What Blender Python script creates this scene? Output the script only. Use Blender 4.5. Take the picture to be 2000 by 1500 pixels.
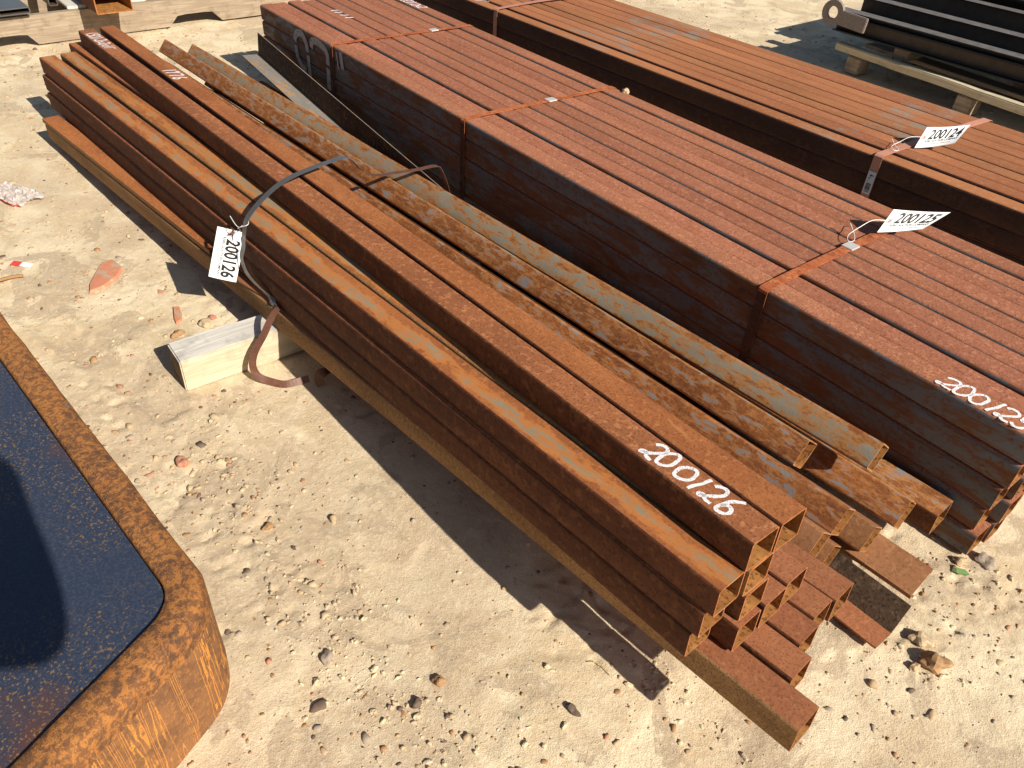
import bpy, bmesh, math, random
from mathutils import Vector, Matrix, noise
random.seed(7)
for o in list(bpy.data.objects): bpy.data.objects.remove(o)
S = bpy.context.scene
COL = S.collection
# ------------------------------------------------------------------ camera
cam_d = bpy.data.cameras.new('camera'); cam = bpy.data.objects.new('camera', cam_d); COL.objects.link(cam)
cam_d.sensor_width = 36.0; cam_d.lens = 36.0*1535/2000; cam_d.clip_start = 0.02; cam_d.clip_end = 3000
fwd = Vector((-0.58196846, 0.51470591, -0.62959553)); rgt = Vector((0.62965441, 0.77515449, 0.05168015))
fwd.normalize(); rgt = (rgt - fwd*rgt.dot(fwd)).normalized(); upv = rgt.cross(fwd)
cam.matrix_world = Matrix((( rgt.x, upv.x, -fwd.x, 0), (rgt.y, upv.y, -fwd.y, 0), (rgt.z, upv.z, -fwd.z, 1.48), (0,0,0,1)))
S.camera = cam
# ------------------------------------------------------------------ light
SUN_A, SUN_B = 1.44, 0.13            # metres of shadow towards -x and -y per metre of height
to_sun = Vector((SUN_A, SUN_B, 1.0)).normalized()
elev = math.asin(to_sun.z); az = math.atan2(to_sun.x, to_sun.y)
w = bpy.data.worlds.new('World'); S.world = w; w.use_nodes = True
nt = w.node_tree; nt.nodes.clear()
sky = nt.nodes.new('ShaderNodeTexSky'); sky.sky_type = 'NISHITA'; sky.sun_disc = False
sky.sun_elevation = elev; sky.sun_rotation = az
bg = nt.nodes.new('ShaderNodeBackground'); bg.inputs['Strength'].default_value = 0.05
wo = nt.nodes.new('ShaderNodeOutputWorld')
nt.links.new(sky.outputs[0], bg.inputs[0]); nt.links.new(bg.outputs[0], wo.inputs[0])
sl = bpy.data.lights.new('sun', 'SUN'); sl.energy = 5.0; sl.angle = math.radians(0.5); sl.color = (1.0, 0.93, 0.82)
so = bpy.data.objects.new('sun', sl); COL.objects.link(so)
so.rotation_euler = to_sun.to_track_quat('Z', 'Y').to_euler()
S.view_settings.view_transform = 'Standard'; S.view_settings.look = 'None'
S.view_settings.gamma = 1.0; S.view_settings.use_curve_mapping = False
S.view_settings.exposure = 0.58
S.render.engine = 'CYCLES'
try: S.cycles.max_bounces = 8
except Exception: pass

# ------------------------------------------------------------------ material helpers
def new_mat(name):
    m = bpy.data.materials.new(name); m.use_nodes = True
    t = m.node_tree; t.nodes.clear()
    out = t.nodes.new('ShaderNodeOutputMaterial'); b = t.nodes.new('ShaderNodeBsdfPrincipled')
    t.links.new(b.outputs[0], out.inputs[0])
    return m, t, b
class NB:
    """small node building helper"""
    def __init__(s, t): s.t = t
    def n(s, ty, **kw):
        nd = s.t.nodes.new(ty)
        for k, v in kw.items(): setattr(nd, k, v)
        return nd
    def l(s, a, b): s.t.links.new(a, b)
    def coords(s, scale=(1,1,1), rnd=0.0, kind='Object'):
        tc = s.n('ShaderNodeTexCoord'); mp = s.n('ShaderNodeMapping'); mp.inputs['Scale'].default_value = scale
        s.l(tc.outputs[kind], mp.inputs['Vector'])
        if rnd:
            oi = s.n('ShaderNodeObjectInfo'); mu = s.n('ShaderNodeMath', operation='MULTIPLY'); mu.inputs[1].default_value = rnd
            s.l(oi.outputs['Random'], mu.inputs[0]); s.l(mu.outputs[0], mp.inputs['Location'])
        return mp.outputs[0]
    def noise(s, vec, scale, detail=4, rough=0.55, dist=0.0):
        nd = s.n('ShaderNodeTexNoise'); nd.inputs['Scale'].default_value = scale; nd.inputs['Detail'].default_value = detail
        nd.inputs['Roughness'].default_value = rough; nd.inputs['Distortion'].default_value = dist
        s.l(vec, nd.inputs['Vector']); return nd.outputs['Fac']
    def voro(s, vec, scale, feature='F1'):
        nd = s.n('ShaderNodeTexVoronoi', feature=feature); nd.inputs['Scale'].default_value = scale
        s.l(vec, nd.inputs['Vector']); return nd.outputs['Distance']
    def ramp(s, fac, p0, p1):
        nd = s.n('ShaderNodeMapRange'); nd.interpolation_type = 'SMOOTHSTEP'
        nd.inputs['From Min'].default_value = p0; nd.inputs['From Max'].default_value = p1
        s.l(fac, nd.inputs['Value']); return nd.outputs[0]
    def mix(s, fac, a, b):
        nd = s.n('ShaderNodeMix', data_type='RGBA')
        if isinstance(fac, (int, float)): nd.inputs[0].default_value = fac
        else: s.l(fac, nd.inputs[0])
        for i, v in ((6, a), (7, b)):
            if isinstance(v, tuple): nd.inputs[i].default_value = (*v, 1) if len(v) == 3 else v
            else: s.l(v, nd.inputs[i])
        return nd.outputs[2]
    def math(s, op, a, b=None):
        nd = s.n('ShaderNodeMath', operation=op)
        for i, v in ((0, a), (1, b)):
            if v is None: continue
            if isinstance(v, (int, float)): nd.inputs[i].default_value = v
            else: s.l(v, nd.inputs[i])
        return nd.outputs[0]
    def sep(s, vec):
        nd = s.n('ShaderNodeSeparateXYZ'); s.l(vec, nd.inputs[0]); return nd.outputs
    def bump(s, h, strength, dist):
        nd = s.n('ShaderNodeBump'); nd.inputs['Strength'].default_value = strength; nd.inputs['Distance'].default_value = dist
        s.l(h, nd.inputs['Height']); return nd.outputs[0]

def rust(name, dark, mid, light, speck=150, speck_amt=0.6, mill=None, mill_lo=0.55, mill_w=0.03, stripe=0.0,
         fringe=None, stretch=0.35, broad=9, bump=0.35, rough=0.82, blotch=None, mscale=16, xband=None, tone=0.16):
    m, t, b = new_mat(name); q = NB(t)
    v = q.coords((1,1,1), 41.0); vs = q.coords((stretch,1,1), 23.0)
    n1 = q.noise(vs, broad, 6, 0.6, 0.4); n2 = q.noise(v, speck, 3, 0.6); n3 = q.noise(v, speck*0.35, 4, 0.6)
    col = q.mix(q.ramp(n1, 0.36, 0.66), dark, mid)
    col = q.mix(q.math('MULTIPLY', q.ramp(n3, 0.5, 0.68), 0.75), col, light)
    sp = q.ramp(n2, 0.52, 0.62)
    col = q.mix(q.math('MULTIPLY', sp, speck_amt), col, tuple(c*0.45 for c in dark))
    if blotch:
        nb = q.noise(q.coords((0.8,1,1), 67.0), 26, 5, 0.65, 0.8)
        col = q.mix(q.ramp(nb, 0.56, 0.64), col, blotch)
    rgh = None
    if mill:
        nm = q.noise(q.coords((0.30,1,1), 31.0), mscale, 10, 0.76, 0.35)
        f = nm
        if stripe:
            yy = q.sep(q.coords())[1]
            f = q.math('ADD', nm, q.math('MULTIPLY', q.ramp(q.math('ABSOLUTE', q.math('ADD', yy, 0.004)), 0.034, 0.006), stripe))
        if xband:
            oi = q.n('ShaderNodeObjectInfo'); xx = q.math('ADD', q.sep(q.coords())[0], q.math('MULTIPLY', q.math('SUBTRACT', oi.outputs['Random'], 0.5), 0.22))
            bsum = None
            for (xc, xw) in xband:
                bb = q.ramp(q.math('ABSOLUTE', q.math('SUBTRACT', xx, xc)), xw, xw-0.05)
                bsum = bb if bsum is None else q.math('MAXIMUM', bsum, bb)
            f = q.math('ADD', nm, q.math('MULTIPLY', bsum, 0.115))
        if fringe:
            fr = q.math('MULTIPLY', q.ramp(f, mill_lo-0.07, mill_lo-0.01), 0.85)
            col = q.mix(fr, col, fringe)
        mk = q.ramp(f, mill_lo, mill_lo+mill_w)
        nm2 = q.noise(v, 60, 5, 0.7)
        mk = q.math('MULTIPLY', mk, q.ramp(nm2, 0.66, 0.5))
        mcol = q.mix(q.noise(vs, 30, 4), tuple(c*0.75 for c in mill), tuple(c*1.25 for c in mill))
        col = q.mix(mk, col, mcol)
        rr = q.n('ShaderNodeMapRange'); rr.inputs['To Min'].default_value = rough; rr.inputs['To Max'].default_value = 0.5
        q.l(mk, rr.inputs['Value']); rgh = rr.outputs[0]
    oi2 = q.n('ShaderNodeObjectInfo'); hs = q.n('ShaderNodeHueSaturation')
    q.l(q.math('ADD', q.math('MULTIPLY', oi2.outputs['Random'], tone), 1.0-tone*0.5), hs.inputs['Value'])
    q.l(q.math('ADD', q.math('MULTIPLY', q.math('FRACT', q.math('MULTIPLY', oi2.outputs['Random'], 7.31)), 0.005), 0.4975), hs.inputs['Hue'])
    q.l(col, hs.inputs['Color']); col = hs.outputs[0]
    big = q.noise(q.coords((0.5,1,1), 83.0), 3.2, 4, 0.6); hs2 = q.n('ShaderNodeHueSaturation'); q.l(q.math('ADD', q.math('MULTIPLY', big, 0.6), 0.70), hs2.inputs['Value'])
    q.l(col, hs2.inputs['Color']); col = hs2.outputs[0]
    q.l(col, b.inputs['Base Color'])
    if rgh is not None: q.l(rgh, b.inputs['Roughness'])
    else: b.inputs['Roughness'].default_value = rough
    b.inputs['Specular IOR Level'].default_value = 0.25
    h = q.math('ADD', q.math('MULTIPLY', n2, 0.7), q.math('MULTIPLY', n3, 0.8))
    q.l(q.bump(h, bump, 0.0016), b.inputs['Normal'])
    return m
M = {}
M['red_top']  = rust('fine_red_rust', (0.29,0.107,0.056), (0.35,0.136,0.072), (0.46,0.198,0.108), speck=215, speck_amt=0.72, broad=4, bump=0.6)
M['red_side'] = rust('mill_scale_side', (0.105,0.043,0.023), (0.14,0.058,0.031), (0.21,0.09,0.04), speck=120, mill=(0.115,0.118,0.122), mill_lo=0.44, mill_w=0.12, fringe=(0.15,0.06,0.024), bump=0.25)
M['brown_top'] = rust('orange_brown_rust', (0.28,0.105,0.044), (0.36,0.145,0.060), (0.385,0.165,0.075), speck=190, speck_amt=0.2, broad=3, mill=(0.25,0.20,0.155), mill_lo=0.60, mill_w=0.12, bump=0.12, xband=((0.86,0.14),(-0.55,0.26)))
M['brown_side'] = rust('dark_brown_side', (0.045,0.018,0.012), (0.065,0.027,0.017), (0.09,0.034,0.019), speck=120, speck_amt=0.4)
M['inner'] = rust('inner_orange_rust', (0.27,0.112,0.030), (0.38,0.165,0.045), (0.44,0.205,0.06), speck=120, speck_amt=0.85, bump=0.3)
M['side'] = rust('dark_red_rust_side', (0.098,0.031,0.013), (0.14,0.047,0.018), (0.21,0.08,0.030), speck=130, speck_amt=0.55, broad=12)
M['side_spk'] = rust('speckled_brown_side', (0.24,0.125,0.048), (0.34,0.185,0.075), (0.44,0.25,0.105), speck=270, speck_amt=0.75, broad=9)
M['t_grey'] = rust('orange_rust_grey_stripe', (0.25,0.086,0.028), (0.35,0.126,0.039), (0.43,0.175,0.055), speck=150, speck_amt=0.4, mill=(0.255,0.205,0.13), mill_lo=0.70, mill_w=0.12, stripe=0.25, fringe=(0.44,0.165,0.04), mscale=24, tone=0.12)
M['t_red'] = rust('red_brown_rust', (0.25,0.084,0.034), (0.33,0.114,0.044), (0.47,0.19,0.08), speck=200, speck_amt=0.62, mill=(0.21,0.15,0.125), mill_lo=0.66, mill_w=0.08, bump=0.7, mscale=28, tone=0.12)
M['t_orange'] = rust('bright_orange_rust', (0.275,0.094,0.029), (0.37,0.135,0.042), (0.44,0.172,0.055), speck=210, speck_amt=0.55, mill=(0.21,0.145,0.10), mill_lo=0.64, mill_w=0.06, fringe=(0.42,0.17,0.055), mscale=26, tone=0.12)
M['t_speck'] = rust('red_speckled_rust', (0.275,0.100,0.043), (0.335,0.128,0.054), (0.38,0.155,0.068), speck=215, speck_amt=0.55, broad=5, stretch=0.8)
M['t_scale'] = rust('flaking_mill_scale', (0.19,0.066,0.023), (0.29,0.105,0.033), (0.40,0.165,0.05), speck=150, speck_amt=0.5, mill=(0.215,0.22,0.228), mill_lo=0.555, mill_w=0.02, fringe=(0.40,0.165,0.045), broad=22, blotch=(0.22,0.068,0.021), mscale=52, tone=0.12)
M['t_scale2'] = rust('grey_brown_scale', (0.24,0.085,0.028), (0.29,0.125,0.046), (0.40,0.19,0.066), speck=150, speck_amt=0.45, mill=(0.245,0.225,0.175), mill_lo=0.515, mill_w=0.04, fringe=(0.40,0.185,0.055), stripe=0.05, broad=22, blotch=(0.24,0.07,0.021), mscale=56, tone=0.12)
M['t_tan'] = rust('tan_brown_rust', (0.24,0.105,0.043), (0.34,0.155,0.066), (0.39,0.185,0.08), speck=170, speck_amt=0.4, broad=6, mill=(0.28,0.22,0.14), mill_lo=0.6, mill_w=0.1)
M['t_dark'] = rust('shaded_pitted_rust', (0.050,0.034,0.022), (0.095,0.06,0.036), (0.18,0.12,0.075), speck=140, speck_amt=0.7, bump=0.7)  # dark tone paints the shade on the upright legs of the angle irons
M['t_greybar'] = rust('grey_bar_rust', (0.20,0.12,0.07), (0.25,0.17,0.11), (0.34,0.20,0.09), speck=120, speck_amt=0.3, mill=(0.20,0.195,0.18), mill_lo=0.40, mill_w=0.05, fringe=(0.42,0.22,0.07))
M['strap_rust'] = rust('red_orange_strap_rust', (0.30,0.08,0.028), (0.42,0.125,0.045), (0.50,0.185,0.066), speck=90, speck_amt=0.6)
M['strap_shade'] = rust('shaded_strap_rust', (0.06,0.024,0.014), (0.085,0.034,0.02), (0.12,0.05,0.026), speck=90, speck_amt=0.6)  # darker copy of the strap rust, painting shade on its upright faces
M['strap_pink'] = rust('brown_painted_strap', (0.42,0.19,0.13), (0.46,0.215,0.15), (0.48,0.23,0.16), speck=140, speck_amt=0.1, bump=0.05, rough=0.5)
M['strap_brown'] = rust('brown_band_steel', (0.095,0.042,0.026), (0.13,0.058,0.036), (0.15,0.07,0.043), speck=160, speck_amt=0.25, bump=0.08, rough=0.45)

def simple(name, col, rough=0.6, metal=0.0, var=0.25, scale=30, bump=0.2, bdist=0.001, stretch=(1,1,1), spec=0.3):
    m, t, b = new_mat(name); q = NB(t); v = q.coords(stretch, 13.0)
    n = q.noise(v, scale, 6, 0.6)
    q.l(q.mix(n, tuple(c*(1-var) for c in col), tuple(min(1, c*(1+var)) for c in col)), b.inputs['Base Color'])
    b.inputs['Roughness'].default_value = rough; b.inputs['Metallic'].default_value = metal
    b.inputs['Specular IOR Level'].default_value = spec
    q.l(q.bump(n, bump, bdist), b.inputs['Normal'])
    return m
M['strap_grey'] = simple('bright_grey_band_steel', (0.17,0.165,0.16), 0.32, 0.6, 0.25, 40, 0.1, 0.0004)
M['seal'] = simple('galvanised_seal', (0.62,0.60,0.56), 0.4, 0.3, 0.2, 120, 0.2, 0.0006)
M['tag'] = simple('white_card', (0.82,0.81,0.79), 0.7, 0, 0.02, 60, 0.02)
M['ink'] = simple('black_ink', (0.018,0.018,0.02), 0.6, 0, 0.1)
M['ink_red'] = simple('red_brown_ink', (0.30,0.10,0.085), 0.6, 0, 0.1)
M['ring'] = simple('tag_eyelet_patch', (0.55,0.36,0.33), 0.7, 0, 0.1)
M['wire'] = simple('white_tie_wire', (0.75,0.74,0.72), 0.4, 0.2, 0.05)
M['sticker'] = simple('pale_sticker', (0.55,0.58,0.62), 0.5, 0, 0.15, 90)
def wood(name, col, col2, bump=0.6, gs=(2.5,40,40)):
    m, t, b = new_mat(name); q = NB(t)
    g = q.noise(q.coords(gs, 9.0), 2.2, 6, 0.65, 0.6); n = q.noise(q.coords((1,1,1), 9.0), 14, 5, 0.6)
    c = q.mix(q.ramp(g, 0.35, 0.68), col2, col); c = q.mix(q.math('MULTIPLY', q.ramp(n, 0.50, 0.72), 0.6), c, tuple(k*0.6 for k in col2))
    q.l(c, b.inputs['Base Color']); b.inputs['Roughness'].default_value = 0.85; b.inputs['Specular IOR Level'].default_value = 0.15
    q.l(q.bump(g, bump, 0.002), b.inputs['Normal']); return m
M['wood_grey'] = wood('weathered_grey_wood', (0.66,0.62,0.56), (0.50,0.465,0.41))
M['wood_old_y'] = wood('old_stringer_wood', (0.36,0.285,0.20), (0.25,0.19,0.13), gs=(40,2.5,40))
M['wood_tan'] = wood('tan_sawn_wood', (0.60,0.51,0.36), (0.45,0.375,0.255))
M['wood_old'] = wood('old_pallet_wood', (0.40,0.31,0.22), (0.24,0.18,0.125))
M['wood_end'] = wood('wood_end_grain', (0.26,0.19,0.12), (0.15,0.105,0.065))
M['black_steel'] = simple('black_painted_steel', (0.012,0.014,0.02), 0.35, 0.1, 0.5, 18, 0.3, 0.001)
M['brown_steel'] = simple('worn_brown_steel', (0.075,0.055,0.043), 0.6, 0.2, 0.5, 25, 0.3, 0.001)
M['rail_top'] = simple('lit_rail_top', (0.16,0.145,0.135), 0.5, 0.2, 0.6, 22, 0.3, 0.001)  # lighter grey painted on the flange tops as their sunlit highlight
M['grey_lug'] = simple('weathered_grey_lug', (0.24,0.19,0.165), 0.8, 0.1, 0.4, 60, 0.6, 0.002)

def chalk_mat(name, col, cover, scale=900):
    m, t, b = new_mat(name); q = NB(t)
    n = q.noise(q.coords((1,1,1), 5.0), scale, 2, 0.7)
    tr = q.n('ShaderNodeBsdfTransparent'); mx = q.n('ShaderNodeMixShader')
    out = [x for x in t.nodes if x.type == 'OUTPUT_MATERIAL'][0]
    q.l(q.ramp(n, cover-0.04, cover+0.04), mx.inputs[0]); q.l(tr.outputs[0], mx.inputs[1]); q.l(b.outputs[0], mx.inputs[2])
    q.l(mx.outputs[0], out.inputs[0])
    b.inputs['Base Color'].default_value = (*col, 1); b.inputs['Roughness'].default_value = 0.95
    return m
M['chalk'] = chalk_mat('white_chalk', (0.80,0.76,0.76), 0.40, 520)
M['paint_white'] = chalk_mat('worn_white_spray_paint', (0.42,0.39,0.35), 0.36, 90)

# ------------------------------------------------------------------ object helpers
def tag(o, label=None, cat=None, group=None, kind=None):
    if label: o['label'] = label
    if cat: o['category'] = cat
    if group: o['group'] = group
    if kind: o['kind'] = kind
    return o
def mesh_obj(name, verts, faces, mats, parent=None, mi=None, smooth=False, mesh=None):
    if mesh is None:
        mesh = bpy.data.meshes.new(name); mesh.from_pydata([tuple(v) for v in verts], [], faces)
        for mm in (mats if isinstance(mats, (list, tuple)) else [mats]): mesh.materials.append(mm)
        if mi is not None: mesh.polygons.foreach_set('material_index', mi)
        if smooth: mesh.polygons.foreach_set('use_smooth', [True]*len(mesh.polygons))
        mesh.update()
    o = bpy.data.objects.new(name, mesh); COL.objects.link(o)
    if parent: o.parent = parent
    return o
def empty(name, loc=(0,0,0)):
    o = bpy.data.objects.new(name, None); COL.objects.link(o); o.location = loc; o.empty_display_size = 0.05; return o

def frame(near, far, roll):
    """matrix whose local x runs from the far end to the near end"""
    n, f = Vector(near), Vector(far); X = (n-f).normalized(); Z = Vector((0,0,1)); Y = Z.cross(X).normalized(); Z = X.cross(Y)
    Rm = Matrix((X, Y, Z)).transposed() @ Matrix.Rotation(roll, 3, 'X')
    return Matrix.Translation((n+f)/2) @ Rm.to_4x4(), (n-f).length
def rr_loop(w, h, r, k=3):
    pts = []
    for cx, cy, a0 in ((w/2-r, h/2-r, 0), (-w/2+r, h/2-r, 90), (-w/2+r, -h/2+r, 180), (w/2-r, -h/2+r, 270)):
        for i in range(k+1):
            a = math.radians(a0+90*i/k); pts.append((cx+r*math.cos(a), cy+r*math.sin(a)))
    return pts
def tube_mesh(name, L, w=0.071, h=0.071, t=0.0035, r=0.007, mats=None, nseg=10, bow=(0,0), k=3, cut=0.0):
    """rounded box tube, hollow, along local x; materials: 0 top/bottom, 1 side, 2 inside"""
    outer = rr_loop(w, h, r, k); inner = rr_loop(w-2*t, h-2*t, max(r-t, 0.0015), k); n = len(outer)
    V, F, MI = [], [], []
    for i in range(nseg+1):
        u = i/nseg; x = -L/2+L*u; b = 4*u*(1-u)
        for (y, z) in outer: V.append((x+(cut*z if i == nseg else 0), y+bow[0]*b, z+bow[1]*b))
    for i in range(nseg+1):
        u = i/nseg; x = -L/2+L*u; b = 4*u*(1-u)
        for (y, z) in inner: V.append((x+(cut*z if i == nseg else 0), y+bow[0]*b, z+bow[1]*b))
    o2 = n*(nseg+1)
    for i in range(nseg):
        for j in range(n):
            j2 = (j+1) % n
            F.append((i*n+j, (i+1)*n+j, (i+1)*n+j2, i*n+j2)); my = (outer[j][0]+outer[j2][0])/2; mz = (outer[j][1]+outer[j2][1])/2
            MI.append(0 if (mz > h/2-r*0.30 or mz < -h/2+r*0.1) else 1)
            F.append((o2+i*n+j2, o2+(i+1)*n+j2, o2+(i+1)*n+j, o2+i*n+j)); MI.append(2)
    for i, fl in ((0, False), (nseg, True)):
        for j in range(n):
            j2 = (j+1) % n
            q = (i*n+j, i*n+j2, o2+i*n+j2, o2+i*n+j)
            F.append(tuple(reversed(q)) if fl else q); MI.append(0)
    me = bpy.data.meshes.new(name); me.from_pydata(V, [], F)
    for mm in mats: me.materials.append(mm)
    me.polygons.foreach_set('material_index', MI)
    me.polygons.foreach_set('use_smooth', [True]*len(F))
    me.update()
    try: me.set_sharp_from_angle(angle=math.radians(40))
    except Exception: pass
    return me
def box(name, size, mat, mw, parent=None, bev=0.004, jit=0.0, nx=1):
    bm = bmesh.new(); bmesh.ops.create_cube(bm, size=1.0)
    bmesh.ops.scale(bm, vec=size, verts=bm.verts)
    if nx > 1:
        es = [e for e in bm.edges if abs((e.verts[0].co-e.verts[1].co).normalized().x) > 0.9]
        bmesh.ops.subdivide_edges(bm, edges=es, cuts=nx-1, use_grid_fill=True)
    if bev: bmesh.ops.bevel(bm, geom=[e for e in bm.edges if e.calc_face_angle(0) > 0.5], offset=bev, segments=2, affect='EDGES')
    if jit:
        for v in bm.verts: v.co += Vector(noise.noise_vector(v.co*7+Vector((size[0]*31, 3, 1))))*jit
    me = bpy.data.meshes.new(name); bm.to_mesh(me); bm.free()
    for mm in (mat if isinstance(mat, list) else [mat]): me.materials.append(mm)
    o = bpy.data.objects.new(name, me); COL.objects.link(o)
    if parent: o.parent = parent
    o.matrix_local = mw if isinstance(mw, Matrix) else Matrix.Translation(mw)
    return o
def catmull(P, n=8):
    P = [Vector(p) for p in P]; out = []
    for i in range(len(P)-1):
        p0 = P[max(i-1, 0)]; p1 = P[i]; p2 = P[i+1]; p3 = P[min(i+2, len(P)-1)]
        for k in range(n):
            t = k/n
            out.append(0.5*((2*p1)+(p2-p0)*t+(2*p0-5*p1+4*p2-p3)*t*t+(3*p1-p0-3*p2+p3)*t**3))
    out.append(P[-1]); return out
def ribbon(name, pts, wdir, width, mat, parent=None, thick=0.0009):
    """flat steel band; wdir: one vector or a list (one per point)"""
    V, F = [], []; n = len(pts)
    for i, p in enumerate(pts):
        wd = Vector(wdir[i] if isinstance(wdir, list) else wdir).normalized()
        tg = (pts[min(i+1, n-1)]-pts[max(i-1, 0)]).normalized()
        wd = (wd-tg*wd.dot(tg)).normalized(); nn = tg.cross(wd).normalized()
        for a, b in ((-1,-1), (1,-1), (1,1), (-1,1)): V.append(p+wd*(a*width/2)+nn*(b*thick/2))
    for i in range(n-1):
        for j in range(4):
            F.append((i*4+j, i*4+(j+1) % 4, (i+1)*4+(j+1) % 4, (i+1)*4+j))
    F.append((3,2,1,0)); F.append(((n-1)*4, (n-1)*4+1, (n-1)*4+2, (n-1)*4+3))
    return mesh_obj(name, V, F, mat, parent, smooth=False)
def cable(name, pts, r, mat, parent=None, k=6):
    V, F = [], []; n = len(pts); ref = Vector((0.3,0.2,0.93))
    for i, p in enumerate(pts):
        tg = (pts[min(i+1, n-1)]-pts[max(i-1, 0)]).normalized(); a = tg.cross(ref).normalized(); b = tg.cross(a)
        for j in range(k): V.append(p+a*(r*math.cos(2*math.pi*j/k))+b*(r*math.sin(2*math.pi*j/k)))
    for i in range(n-1):
        for j in range(k): F.append((i*k+j, i*k+(j+1) % k, (i+1)*k+(j+1) % k, (i+1)*k+j))
    return mesh_obj(name, V, F, mat, parent, smooth=True)
# ---- hand written strokes (unit cell, u along the line, v up)
def arc(cx, cy, rx, ry, a0, a1, n=10): return [(cx+rx*math.cos(math.radians(a0+(a1-a0)*i/n)), cy+ry*math.sin(math.radians(a0+(a1-a0)*i/n))) for i in range(n+1)]
GL = {
 '0': [arc(.33,.48,.30,.46,100,470,18)],
 '1': [[(.36,1),(.30,.5),(.24,0)]],
 '2': [arc(.34,.74,.26,.25,165,-40,9)+[(.36,.30),(.12,.06),(.06,.16),(.22,.20),(.40,.04),(.66,.02)]],
 '5': [[(.62,.98),(.20,.92),(.16,.58)]+arc(.30,.30,.28,.28,110,-150,9)],
 '6': [[(.50,1.0),(.22,.72),(.10,.36)]+arc(.32,.24,.24,.22,170,520,12)],
 '7': [[(.02,.92),(.60,.98),(.42,.5),(.28,0)]],
 'x': [[(.1,.6),(.55,.1)],[(.55,.65),(.08,.05)]],
 '(': [[(.4,1.05),(.16,.7),(.16,.3),(.38,-.05)]], ')': [[(.2,1.05),(.45,.7),(.42,.3),(.18,-.05)]],
 '/': [[(.55,1.0),(.1,0)]], "'": [[(.2,1.0),(.16,.8)]], '"': [[(.15,1.0),(.12,.78)],[(.4,1.0),(.37,.78)]], ' ': [],
}
ADV = {'1': 0.72, ' ': 0.6, '(': 0.7, ')': 0.7, "'": 0.5, 'x': 0.9}
def writing(name, text, parent, origin, h, adv, slant, mat, lw, up=(0,1,0), right=(1,0,0), drop=0.0, wob=0.03, lift=0.0006):
    """strokes as thin raised ribbons in the parent's local space"""
    right, up = Vector(right), Vector(up); nn = right.cross(up).normalized(); V, F = [], []; u = 0.0; rnd = random.Random(text)
    for ci, ch in enumerate(text):
        du, dv = rnd.uniform(-wob, wob), rnd.uniform(-wob, wob)
        for st in GL[ch]:
            pts = catmull([Vector((x, y, 0)) for x, y in st], 4) if len(st) > 2 else [Vector((st[0][0]*(1-i/6)+st[1][0]*i/6, st[0][1]*(1-i/6)+st[1][1]*i/6, 0)) for i in range(7)]
            sx_, sy_ = rnd.uniform(.88,1.1), rnd.uniform(.86,1.08); ph_ = rnd.uniform(0, 6)
            W = [Vector(origin)+right*(u+(p.x*sx_+du+slant*p.y+0.02*math.sin(9*p.y+ph_))*h)+up*((p.y*sy_+dv+0.02*math.sin(8*p.x+ph_))*h-drop*ci)+nn*lift for p in pts]
            base = len(V); n = len(W)
            for i, p in enumerate(W):
                tg = (W[min(i+1, n-1)]-W[max(i-1, 0)]); tg = tg.normalized() if tg.length > 1e-9 else right
                sd = nn.cross(tg).normalized(); ww = lw*(0.85+0.3*rnd.random())/2
                V += [p-sd*ww, p+sd*ww]
            for i in range(n-1): F.append((base+2*i, base+2*i+2, base+2*i+3, base+2*i+1))
        u += adv*h*ADV.get(ch, 1.0)
    return mesh_obj(name, V, F, mat, parent)

# ------------------------------------------------------------------ ground
TRACKS = [(-1.22,.40,-.48,.53,.045), (-2.9,.10,-1.95,.33,.05)]
def ground_h(x, y):
    p = Vector((x, y, 0.0))
    h = 0.010*noise.noise(p*0.9+Vector((3.1,7,0))) + 0.0035*noise.noise(p*2.9+Vector((1,2,5))) + 0.0010*noise.noise(p*34.0) + 0.0009*noise.noise(p*75.0)
    # shallow wheel track with raised crumbly edges
    for (x0, y0, x1, y1, hw) in TRACKS:
        dx, dy = x1-x0, y1-y0; L2 = dx*dx+dy*dy; t = ((x-x0)*dx+(y-y0)*dy)/L2
        if -0.15 < t < 1.15:
            d = abs((x-x0)*dy-(y-y0)*dx)/math.sqrt(L2)+0.012*noise.noise(p*6.0)+0.006*noise.noise(p*21.0)
            if d < hw+0.05:
                h += -0.006*max(0.0, min(1.0, (hw-d)/0.012))+0.0085*max(0.0, 1-abs(d-hw-0.016)/0.018)*(0.55+0.9*noise.noise(p*16.0))
    # hard crust with stepped, broken edges
    e = noise.noise(p*3.1+Vector((8,3,1)))+0.35*noise.noise(p*13.0)
    h += 0.0028*max(0.0, min(1.0, (e-0.10)*10))
    c = noise.noise(p*2.3+Vector((9,1,4)))
    if c > 0.12:
        k = min(1.0, (c-0.12)*6); r = noise.noise(p*30.0+Vector((4,4,4))); r2 = noise.noise(p*62.0)
        if r > 0.33: h -= k*min(0.006, (r-0.33)*0.08)
        if r2 > 0.32: h += k*min(0.004, (r2-0.32)*0.04)
    return h-0.012
def axis(segs):
    out = []
    for a, b, s in segs:
        n = max(1, int(round((b-a)/s)))
        out += [a+(b-a)*i/n for i in range(n)]
    out.append(segs[-1][1]); return out
xs = axis([(-900,-100,200),(-100,-20,20),(-20,-8,2),(-8,-5.6,0.12),(-5.6,-2.7,0.03),(-2.7,0.25,0.0095),(0.25,1.5,0.05),(1.5,10,0.8),(10,100,20),(100,900,200)])
ys = axis([(-900,-100,200),(-100,-10,15),(-10,-1,0.6),(-1,-0.1,0.05),(-0.1,1.75,0.0095),(1.75,3.6,0.05),(3.6,6.5,0.04),(6.5,12,0.5),(12,100,20),(100,900,200)])
V = []; nx, ny = len(xs), len(ys)
for x in xs:
    for y in ys: V.append((x, y, ground_h(x, y)))
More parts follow.
